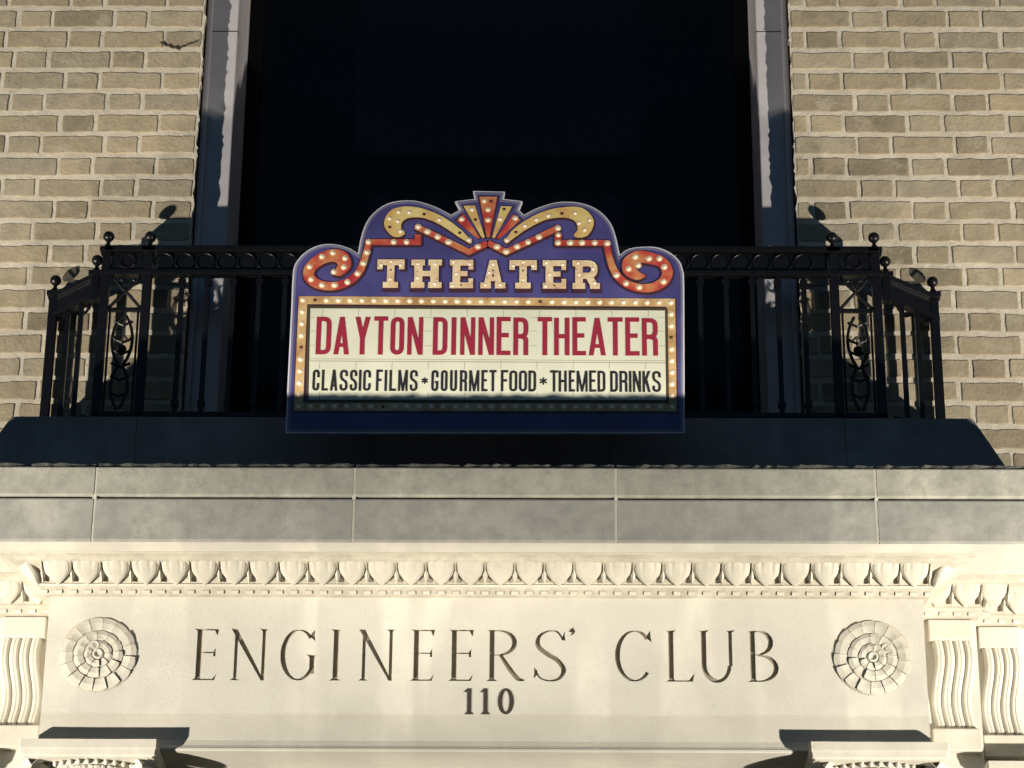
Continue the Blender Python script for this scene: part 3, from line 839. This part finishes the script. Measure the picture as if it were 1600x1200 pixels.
def post(x, y, zb, name='newel_post', wd=.014, foot=PT - .003):
    """square post with a moulded cap and a ball finial; zb = height of the ball's centre"""
    p_ = MB().box(x - wd, x + wd, y - wd, y + wd, foot, zb - .045).obj(name, 'iron', rail, bevel=.002)
    b_ = MB(); b_.box(x - wd - .008, x + wd + .008, y - wd - .008, y + wd + .008, zb - .060, zb - .044)
    b_.lathe([(.016, zb - .0445), (.012, zb - .034), (.0065, zb - .026), (.0065, zb - .018)], (x, y, 0), 12)
    b_.obj('cap', 'iron', p_, bevel=.0015)
    pr = [(.0178 * math.sin(math.pi * i / 10) + .0005, zb - .0178 * math.cos(math.pi * i / 10)) for i in range(11)]
    MB().lathe(pr, (x, y, 0), 16).obj('ball_finial', 'iron', p_, smooth=True)
    return p_
for s, xo, xi in ((-1, 1.228, 1.095), (1, 1.213, 1.080)):
    post(s * xo, YR, 5.752); post(s * xi, YR, 5.752)
    # solid cast frieze plate over the scrolled panel
    a, b = sorted((s * (xi + .016), s * (xo - .016)))
    pl_ = MB().box(a, b, YR - .006, YR + .006, 5.630, 5.690).obj('cast_plate', 'iron', rail)
    MB().tube([((a + b) / 2 + .024 * math.cos(i * math.pi / 6), YR - .008, 5.66 + .024 * math.sin(i * math.pi / 6)) for i in range(12)], .005, 5, True).obj('plate_ring', 'iron', pl_)
    # scrolled panel
    xm = (a + b) / 2; hwp = (b - a) / 2
    sp = MB().box(a, b, YR - .006, YR + .006, 5.486, 5.498).obj('scroll_panel', 'iron', rail)
    T_ = lambda pts, r_=.0055, cl=False: MB().tube([(xm + x_, YR, z_) for x_, z_ in pts], r_, 6, cl).obj('scroll', 'iron', sp)
    for q in (-1, 1):
        T_([(q * hwp, 5.498), (q * hwp * .3, 5.54), (-q * hwp * .35, 5.575), (-q * hwp * .9, 5.61)])
        T_([(q * (hwp - .006), 5.486 - i * .045) for i in range(9)], .004)
        T_([(q * .018 + q * .012 * math.cos(i * .7), 5.585 + .012 * math.sin(i * .7)) for i in range(8)], .004)
        T_([(q * (.008 + .024 * math.sin(math.pi * i / 8) ** .8), 5.47 - .17 * i / 8) for i in range(9)])
        T_([(q * (.006 + .020 * math.sin(math.pi * i / 8)), 5.30 - .15 * i / 8) for i in range(9)])
        T_([(q * .034, 5.40), (q * .020, 5.385), (q * .004, 5.40)], .005)
    for z_ in (5.445, 5.385, 5.345, 5.30, 5.255, 5.20):
        T_([(-.030, z_ + .006), (0, z_ - .008), (.030, z_ + .006)], .0045)
    MB().lathe([(.002, -.016), (.014, -.008), (.016, 0), (.014, .008), (.002, .016)], (xm, YR, 5.355), 10).obj('boss', 'iron', sp)
    # angled wing back to the wall
    x1, y1, z1, x2, y2, z2 = (s * (xo + .034), -.122, 5.676, s * 1.406, -.040, 5.645)
    post(x1, y1, z1, 'wing_post', foot=5.530); post(x2, y2, z2, 'wing_post')
    def slant(name, f0, f1, za, zb_, th, dz=0):
        A = Vector((x1, y1, 0)).lerp(Vector((x2, y2, 0)), f0); B = Vector((x1, y1, 0)).lerp(Vector((x2, y2, 0)), f1)
        nrm = Vector((-(B - A).y, (B - A).x, 0)).normalized() * th
        vs = []
        for P_, ft in ((A, f0), (B, f1)):
            drop = (z1 - z2) * ft * dz
            for sg, zz in ((-1, za), (1, za), (1, zb_), (-1, zb_)): vs.append((P_.x + sg * nrm.x, P_.y + sg * nrm.y, zz - drop))
        return MB().add(vs, [(0, 1, 2, 3), (7, 6, 5, 4), (0, 4, 5, 1), (1, 5, 6, 2), (2, 6, 7, 3), (3, 7, 4, 0)]).obj(name, 'iron', rail)
    slant('wing_top_rail', 0, 1.06, 5.606, 5.622, .018, 1)
    slant('wing_plate', .04, .98, 5.553, 5.605, .005, 1)
    slant('wing_lower_rail', 0, 1.06, 5.538, 5.552, .014, 1)
    slant('wing_bottom_rail', 0, 1, 5.118, 5.134, .012, 0)
    for f_ in (.30, .62):
        P_ = Vector((x1, y1, 0)).lerp(Vector((x2, y2, 0)), f_)
        MB().box(P_.x - .0075, P_.x + .0075, P_.y - .0075, P_.y + .0075, 5.13, 5.535).obj('wing_baluster', 'iron', rail)
    MB().tube([(x2 - s * .012, y2 - .004, 5.505), (x2 - s * .035, y2 - .014, 5.488), (x2 - s * .045, y2 - .018, 5.51)], .006, 5).obj('bracket_scroll', 'iron', rail)

# ================================================================== MARQUEE SIGN
YS = -.45
sign = thing('theater_sign', 'purple cut-out theater marquee sign with red and black lettering on the balcony', 'sign')
def s2(px, py): q = unpx(px, py, YS); return Vector((q.x, q.z))
OUTL = [(739.2, 298.5), (741.7, 311), (711, 314.5), (718.4, 328), (704.6, 335.7), (680, 323), (652.5, 314.5), (631, 313.4), (610, 316.6), (593, 325), (578, 339), (568.6, 356), (563, 375), (559, 396),
        (546, 388), (525, 382), (503.7, 382), (484.6, 389), (469.7, 400.5), (460, 415), (457, 434.5), (455, 481), (448.5, 615), (446, 677),
        (1070, 677), (1069.5, 560), (1069, 443), (1067, 422), (1061, 407), (1046, 394), (1027, 386.7), (1005.6, 385.6), (982, 389), (968.4, 398.4),
        (963, 373), (954.6, 349.5), (937.6, 330.4), (916.4, 319.7), (893, 315.5), (867.5, 316.6), (840, 325), (818.6, 335.7), (811, 328), (816.5, 314.4), (787, 311), (789, 299.6)]
def inset(P, d):
    P = [Vector(p) for p in P]; k = len(P); out = []
    a_ = sum(P[i - 1].x * P[i].y - P[i].x * P[i - 1].y for i in range(k)); sg = 1 if a_ > 0 else -1
    for i in range(k):
        a = (P[i] - P[i - 1]).normalized(); b = (P[(i + 1) % k] - P[i]).normalized()
        na = Vector((-a.y, a.x)) * sg; nb = Vector((-b.y, b.x)) * sg; m_ = (na + nb)
        m_.normalize(); out.append(P[i] + m_ * d / max(.55, m_.dot(nb)))
    return out
def refine(P):
    out = []; k = len(P); keep = {0, 1, 2, 3, 4, 13, 23, 24, 33, 41, 42, 43, 44, 45, 22, 25}
    for i in range(k):
        p0, p1, p2, p3 = (Vector(P[j % k]) for j in (i - 1, i, i + 1, i + 2))
        if i in keep: p0 = p1
        if (i + 1) % k in keep: p3 = p2
        out.append(p1)
        if (i in keep and (i + 1) % k in keep): continue
        for t in (.25, .5, .75):
            out.append(.5 * ((2 * p1) + (p2 - p0) * t + (2 * p0 - 5 * p1 + 4 * p2 - p3) * t * t + (3 * p1 - p0 - 3 * p2 + p3) * t ** 3))
    return out
outl = [s2(*p) for p in refine(OUTL)]
board = link('board', slab_mesh('board', [outl], YS, YS + .014, 'board_core'), sign)
MB().add([(q.x, YS + .014, q.y) for q in outl], [tuple(range(len(outl)))]).obj('board_back', 'board_core', sign)
face = link('printed_face', slab_mesh('printed_face', [inset(outl, .0046)], YS - .0012, YS, 'print_purple'), sign)
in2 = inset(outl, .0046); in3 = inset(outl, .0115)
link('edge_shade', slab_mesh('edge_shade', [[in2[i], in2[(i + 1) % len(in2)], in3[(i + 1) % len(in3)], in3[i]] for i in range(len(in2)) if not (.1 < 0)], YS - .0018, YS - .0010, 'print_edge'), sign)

PX = .00193     # metres per photo pixel on the sign
bulbm = MB().lathe([(.0068, 0), (.0060, -.0012), (.0036, -.0020), (.0008, -.0023)], (0, 0, 0), 10, 'Y').mesh('bulb', 'bulb', True)
halom = MB().lathe([(.0105, 0), (.0098, -.0003), (.001, -.0004)], (0, 0, 0), 12, 'Y').mesh('glow', 'print_halo')
deadm = MB().lathe([(.0052, 0), (.0044, -.0012), (.0008, -.0020)], (0, 0, 0), 10, 'Y').mesh('bulb', 'bulb_dead', True)
def bulb(px, py, parent, y, dead=False, sc=1):
    q = s2(px, py); o = link('bulb', deadm if dead else bulbm, parent, (q.x, y - .0003, q.y)); o.scale = (sc, 1, sc)
    if not dead: link('glow', halom, parent, (q.x, y, q.y)).scale = (sc * rnd.uniform(.9, 1.1), 1, sc)
def z5(pts): return [(440 + x / 4.706, 290 + y / 4.706) for x, y in pts]
def z6(pts): return [(740 + x / 4.706, 290 + y / 4.706) for x, y in pts]
def ribbon(name, pts, wid, mat, y, smooth=True, n=5):
    """printed ribbon ornament with a dark drop shade under it"""
    P = [s2(*p) for p in pts]; W_ = [x * PX for x in wid]
    if smooth: P, W_ = catmull(P, W_, n)
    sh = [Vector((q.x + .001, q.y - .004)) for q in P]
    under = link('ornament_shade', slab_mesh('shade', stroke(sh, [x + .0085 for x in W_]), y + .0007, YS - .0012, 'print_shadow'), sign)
    return link(name, slab_mesh(name, stroke(P, W_), y, y + .0006, mat), sign)
YO = YS - .0034
for zf, sgn in ((z5, 1), (z6, -1)):
    M = (lambda pts: [(1600 - x - 0, y + 6) for x, y in pts]) if sgn < 0 else (lambda pts: pts)
    # the outer red curl that runs up into the step
    if sgn > 0:
        curl = [(372, 645), (420, 640), (462, 590), (440, 535), (375, 518), (290, 545), (215, 605), (200, 665), (240, 715), (320, 742), (420, 738), (510, 700), (570, 640), (605, 560), (628, 480), (640, 425)]
        cw = [3, 15, 21, 23, 22, 20, 18, 17, 16, 15, 14, 13, 12, 11, 10, 10]
        step = [(618, 420), (1022, 420)]; riser = [(1002, 440), (1002, 365)]
        chev = [(985, 305), (1075, 345), (1230, 420), (1378, 492), (1512, 428)]
        swash = [(1395, 425), (1310, 355), (1190, 270), (1060, 212), (940, 198), (850, 225), (818, 285), (850, 345), (905, 352)]
        sw = [4, 12, 14, 15, 20, 28, 28, 20, 4]
        bl = [(640, 420), (825, 420), (920, 420), (628, 497), (602, 577), (560, 652), (485, 715), (390, 737), (298, 737), (218, 695), (207, 602), (297, 528), (378, 500), (467, 540), (458, 606), (385, 640)]
        bl2 = [(1005, 307), (1073, 343), (1148, 381), (1228, 420), (1443, 453)]
        bl3 = [(862, 198), (940, 200), (1160, 255), (1377, 403), (855, 265), (875, 340), (795, 245)]; dead3 = [(1048, 215), (1310, 352), (795, 310)]
    else:
        curl = [(1262, 668), (1205, 668), (1150, 630), (1150, 570), (1215, 530), (1300, 540), (1385, 570), (1425, 640), (1395, 710), (1320, 752), (1220, 757), (1120, 725), (1055, 665), (1020, 600), (995, 520), (980, 440)]
        cw = [3, 15, 21, 23, 22, 20, 18, 17, 16, 15, 14, 13, 12, 11, 10, 10]
        step = [(1000, 426), (598, 426)]; riser = [(620, 448), (620, 360)]
        chev = [(632, 308), (480, 382), (320, 455), (240, 492), (105, 425)]
        swash = [(235, 425), (300, 355), (390, 290), (520, 225), (660, 200), (770, 215), (820, 275), (800, 345), (740, 372)]
        sw = [4, 12, 14, 15, 18, 26, 28, 20, 4]
        bl = [(982, 430), (890, 426), (797, 426), (710, 426), (620, 426), (1050, 665), (1120, 725), (1217, 753), (1395, 712), (1402, 605), (1365, 543), (1288, 543), (1188, 530), (1140, 618), (1210, 593)]
        bl2 = [(622, 370), (620, 318), (480, 382), (400, 420), (320, 453), (240, 490), (172, 455), (33, 453)]
        bl3 = [(548, 225), (460, 255), (377, 300), (245, 405), (745, 207), (852, 257), (775, 280), (815, 330)]; dead3 = [(650, 210), (312, 347)]
    q = ribbon('swash', zf(swash), sw, 'print_scroll_cream', YO)
    for b_ in bl3: bulb(*zf([b_])[0], q, YO, sc=.85)
    for b_ in dead3: bulb(*zf([b_])[0], q, YO, True)
    q = ribbon('chevron', zf(chev), [10] * len(chev), 'print_scroll_red', YO - .0008, False)
    for b_ in bl2: bulb(*zf([b_])[0], q, YO - .0008)
    q2 = ribbon('step', zf(riser), [10, 10], 'print_scroll_red', YO - .0012, False)
    q2 = ribbon('step', zf(step), [10, 10], 'print_scroll_red', YO - .0016, False)
    q = ribbon('curl', zf(curl), cw, 'print_scroll_red', YO - .0020)
    for b_ in bl: bulb(*zf([b_])[0], q, YO - .0020)
    # fan rays
    if sgn > 0:
        rays = [([(1455, 85), (1585, 85), (1530, 382), (1508, 382)], 'print_scroll_red', [(1490, 117), (1518, 180), (1518, 257)], [(1540, 120)]),
                ([(1338, 152), (1422, 150), (1494, 384), (1474, 388)], 'print_scroll_cream', [(1400, 180)], [(1425, 255)]),
                ([(1288, 262), (1338, 205), (1460, 388), (1440, 394)], 'print_scroll_red', [(1325, 250)], [])]
    else:
        rays = [([(200, 155), (282, 157), (155, 388), (136, 384)], 'print_scroll_cream', [(195, 250)], [(225, 177)]),
                ([(290, 215), (345, 255), (190, 396), (168, 388)], 'print_scroll_red', [(307, 243)], [])]
    for quad, mt, bs, ds in rays:
        P = [s2(*p) for p in zf(quad)]; ce = sum(P, Vector((0, 0))) / 4
        link('ornament_shade', slab_mesh('shade', [[Vector((p.x + (p.x - ce.x) * .12 + .002 * (1 if p.x > ce.x else -1), p.y + (p.y - ce.y) * .05 - .001)) for p in P]], YS - .0026, YS - .0012, 'print_shadow'), sign)
        q = link('fan_ray', slab_mesh('fan_ray', [P], YS - .0031, YS - .0026, mt), sign)
        for b_ in bs: bulb(*zf([b_])[0], q, YS - .0031, sc=.9)
        for b_ in ds: bulb(*zf([b_])[0], q, YS - .0031, True)

# slab letters
for ch, x0, x1 in (('T', 588.7, 632.3), ('H', 642, 690.7), ('E', 702.4, 739.6), ('A', 750.6, 790), ('T', 795.7, 838.8), ('E', 848, 884.5), ('R', 894.5, 937)):
    sl = (x0 - 588) / 350 * 1.8
    X, Z, W_, H_ = pxbox(x0, 406.5 + sl, x1, 450.5 + sl, YS)
    ps = slab(ch, W_, H_)
    grow = [[(x_ * 1.0 + (x_ - W_ / 2) * .09, z_ + (z_ - H_ / 2) * .09) for x_, z_ in q] for q in ps]
    sh = link('name_shade', slab_mesh('name_shade', shift(grow, X + .002, Z - .004) + shift(grow, X + .002, Z - .010), YS - .0040, YS - .0012, 'print_shadow'), sign)
    q = link('name_letter', slab_mesh('name_letter', shift(ps, X, Z), YS - .0052, YS - .0040, 'print_name'), sign)
    spots = {'T': [(.15, .8), (.5, .93), (.85, .8), (.5, .3)], 'H': [(.22, .85), (.22, .35), (.78, .85), (.78, .15)], 'E': [(.15, .92), (.28, .5), (.12, .08), (.85, .85)],
             'A': [(.5, .85), (.35, .55), (.2, .12), (.8, .12)], 'R': [(.2, .9), (.24, .5), (.75, .7), (.8, .2)]}[ch]
    for u, v_ in spots:
        o = link('bulb', bulbm, q, (X + u * W_, YS - .0052, Z + v_ * H_)); o.scale = (.72, .8, .72)
    o = link('bulb', deadm, q, (X + .5 * W_, YS - .0052, Z + .62 * H_ if ch in 'TA' else Z + .10 * H_)); o.scale = (.6, .8, .6)

# lit border of printed bulbs
def lerp_edge(pts_px, wid, y, name, mat, parent):
    P = [s2(*p) for p in pts_px]
    return link(name, slab_mesh(name, stroke(P, wid, True), y, YS - .0012, mat), parent)
C4 = [(473.5, 469.5), (1048, 473.5), (1050.5, 637), (466.5, 636)]
lerp_edge([(474, 472), (1048, 476), (1050.5, 638), (467, 637)], .0345, YS - .0022, 'border_shade', 'print_shadow', sign)
bor = lerp_edge(C4, .0265, YS - .0030, 'bulb_border', 'print_border', sign)
def along(a, b, n_, skip=(), dead=()):
    for i in range(n_):
        t = i / (n_ - 1)
        if i in skip: continue
        bulb(a[0] + (b[0] - a[0]) * t, a[1] + (b[1] - a[1]) * t, bor, YS - .0030, i in dead)
along(C4[0], C4[1], 32, (), (1, 20)); along(C4[3], C4[2], 32, (0, 31), (7,))
along(C4[0], C4[3], 10, (0,), (4,)); along(C4[1], C4[2], 10, (0,), (3,))
lerp_edge([(483, 480.5), (1041, 484), (1043, 627.5), (480, 627)], .0085, YS - .0036, 'inner_frame', 'print_frame_dark', sign)
pan = link('letter_board', slab_mesh('letter_board', [[s2(*p) for p in ((485, 482.5), (1039.5, 486), (1041, 626), (481.8, 625))]], YS - .0034, YS - .0012, 'print_cream'), sign)
# seams of the changeable-letter board
sg_ = []
for y0, wd in ((561.5, .0016), (564.8, .0024)): sg_ += stroke([s2(484, y0), s2(1040, y0 + 3)], wd)
for i in range(10):
    x_ = 504 + i * 56.6; sg_ += stroke([s2(x_, 484), s2(x_ - .6, 496)], .0012) + stroke([s2(x_ - 4, 565), s2(x_ - 5, 577)], .0014) + stroke([s2(x_ - 4.5, 614), s2(x_ - 5, 625)], .0012)
for x0, x1 in ((484, 492), (663, 675), (828, 839), (1029, 1040)):
    for y_ in (497, 518, 541): sg_ += stroke([s2(x0, y_), s2(x1, y_ + .2)], .0014)
link('seam', slab_mesh('seam', sg_, YS - .0037, YS - .0034, 'print_groove'), pan)
ROW1 = [('D', 493, 518.6), ('A', 521, 547), ('Y', 553.7, 579.2), ('T', 583.4, 606.4), ('O', 609.4, 632.3), ('N', 636, 661.6), ('D', 676, 699.7), ('I', 705.4, 712.8), ('N', 718.8, 742.8), ('N', 747.2, 772.2), ('E', 775.7, 797.8), ('R', 802, 825.6),
        ('T', 840, 862.6), ('H', 865.8, 889.8), ('E', 894.5, 915.3), ('A', 920, 946.2), ('T', 950, 972.7), ('E', 977.4, 998.6), ('R', 1003.5, 1027.3)]
ROW2 = [('C', 487.8, 500), ('L', 502.2, 513.3), ('A', 515.4, 528.2), ('S', 530.3, 544), ('S', 546.2, 558.6), ('I', 561, 564.5), ('C', 567, 580), ('F', 587.2, 598.3), ('I', 601, 604.8), ('L', 608, 619.5), ('M', 621.7, 637.6), ('S', 640, 653), ('*', 658, 669.5),
        ('G', 673.7, 685.5), ('O', 688.6, 699.7), ('U', 703, 714.5), ('R', 718.3, 730), ('M', 732.8, 749.2), ('E', 752, 762), ('T', 764.5, 775.8), ('F', 782.5, 794), ('O', 795.7, 808.4), ('O', 810.8, 823.5), ('D', 825.6, 837.7), ('*', 842.6, 855.2),
        ('T', 859.6, 871.7), ('H', 872.8, 885.5), ('E', 888.7, 898.3), ('M', 901, 918), ('E', 920.6, 931.2), ('D', 933.8, 945.7), ('D', 953.5, 965.2), ('R', 968, 980.2), ('I', 982.9, 986.5), ('N', 989, 1001.4), ('K', 1004.1, 1016.2), ('S', 1019.5, 1032.2)]
for row, y0, y1, tp, mt in ((ROW1, 496, 554.5, 7.4, 'print_red'), (ROW2, 578.6, 611.2, 3.9, 'print_black')):
    for ch, x0, x1 in row:
        sl = (x0 - 490) / 540 * 2.2
        X, Z, W_, H_ = pxbox(x0, y0 + sl, x1, y1 + sl, YS)
        link('letter', slab_mesh('letter', shift(gothic(ch, W_, H_, tp * PX if ch != '*' else 2.4 * PX), X, Z), YS - .0044, YS - .0034, mt), pan)
# steel arms that hold the board off the plinth and the railing
for x_ in (-.42, .42):
    MB().box(x_ - .012, x_ + .012, YS + .0145, -.2195, 5.055, 5.075).obj('support_arm', 'iron', sign)
    MB().box(x_ - .012, x_ + .012, YS + .0145, YR - .0225, 5.60 - .25, 5.62 - .25).obj('support_arm', 'iron', sign)

# ================================================================== FLOODLIGHTS on the forecourt
for (x, y, z), side in zip(FLOOD, ('right', 'left')):
    fl = thing('ground_floodlight', 'black floodlight standing on the forecourt paving, far to the %s of the portico' % side, 'floodlight', 'floodlights aimed up at the portico')
    sg = math.copysign(1, x)
    st = MB(); st.box(x - .19, x - .175, y - .03, y + .03, .012, z + .03); st.box(x + .175, x + .19, y - .03, y + .03, .012, z + .03)
    st.box(x - sg * .4 - .19, x - sg * .4 - .175, y - .03, y + .03, .012, z + .03); st.box(x - sg * .4 + .175, x - sg * .4 + .19, y - .03, y + .03, .012, z + .03)
    st.box(x - sg * .2 - .40, x - sg * .2 + .40, y - .06, y + .06, .0, .012)
    st.obj('stand', 'black_housing', fl)
    # one head for the wall above the cornice, one for the entablature and the sign
    for dx, tgt, size, watt in ((0, (1.9 * sg, 0, 6.5), 31, FLOOD_WALL_W), (-.4 * sg, (1.2 * sg, -.6, 3.98), 17.4, FLOOD_PORTICO_W)):
        P0 = Vector((x + dx, y, z)); d = (Vector(tgt) - P0).normalized(); rot = d.to_track_quat('-Z', 'Y')
        hb = MB().box(-.16, .16, -.12, .12, .045, .16).obj('housing', 'black_housing', fl, bevel=.012)
        gl = MB().box(-.145, .145, -.105, .105, .036, .0445).obj('lens', 'lamp_glass', fl)
        for q in (hb, gl): q.rotation_mode = 'QUATERNION'; q.rotation_quaternion = rot; q.location = P0
        ld = bpy.data.lights.new('flood', 'SPOT'); ld.energy = watt; ld.color = FLOOD_COL; ld.spot_size = R(size); ld.spot_blend = 1.0; ld.shadow_soft_size = .075
        lo = bpy.data.objects.new('flood_beam', ld); COL.objects.link(lo); lo.parent = fl
        lo.location = P0 + d * .03; lo.rotation_mode = 'QUATERNION'; lo.rotation_quaternion = rot
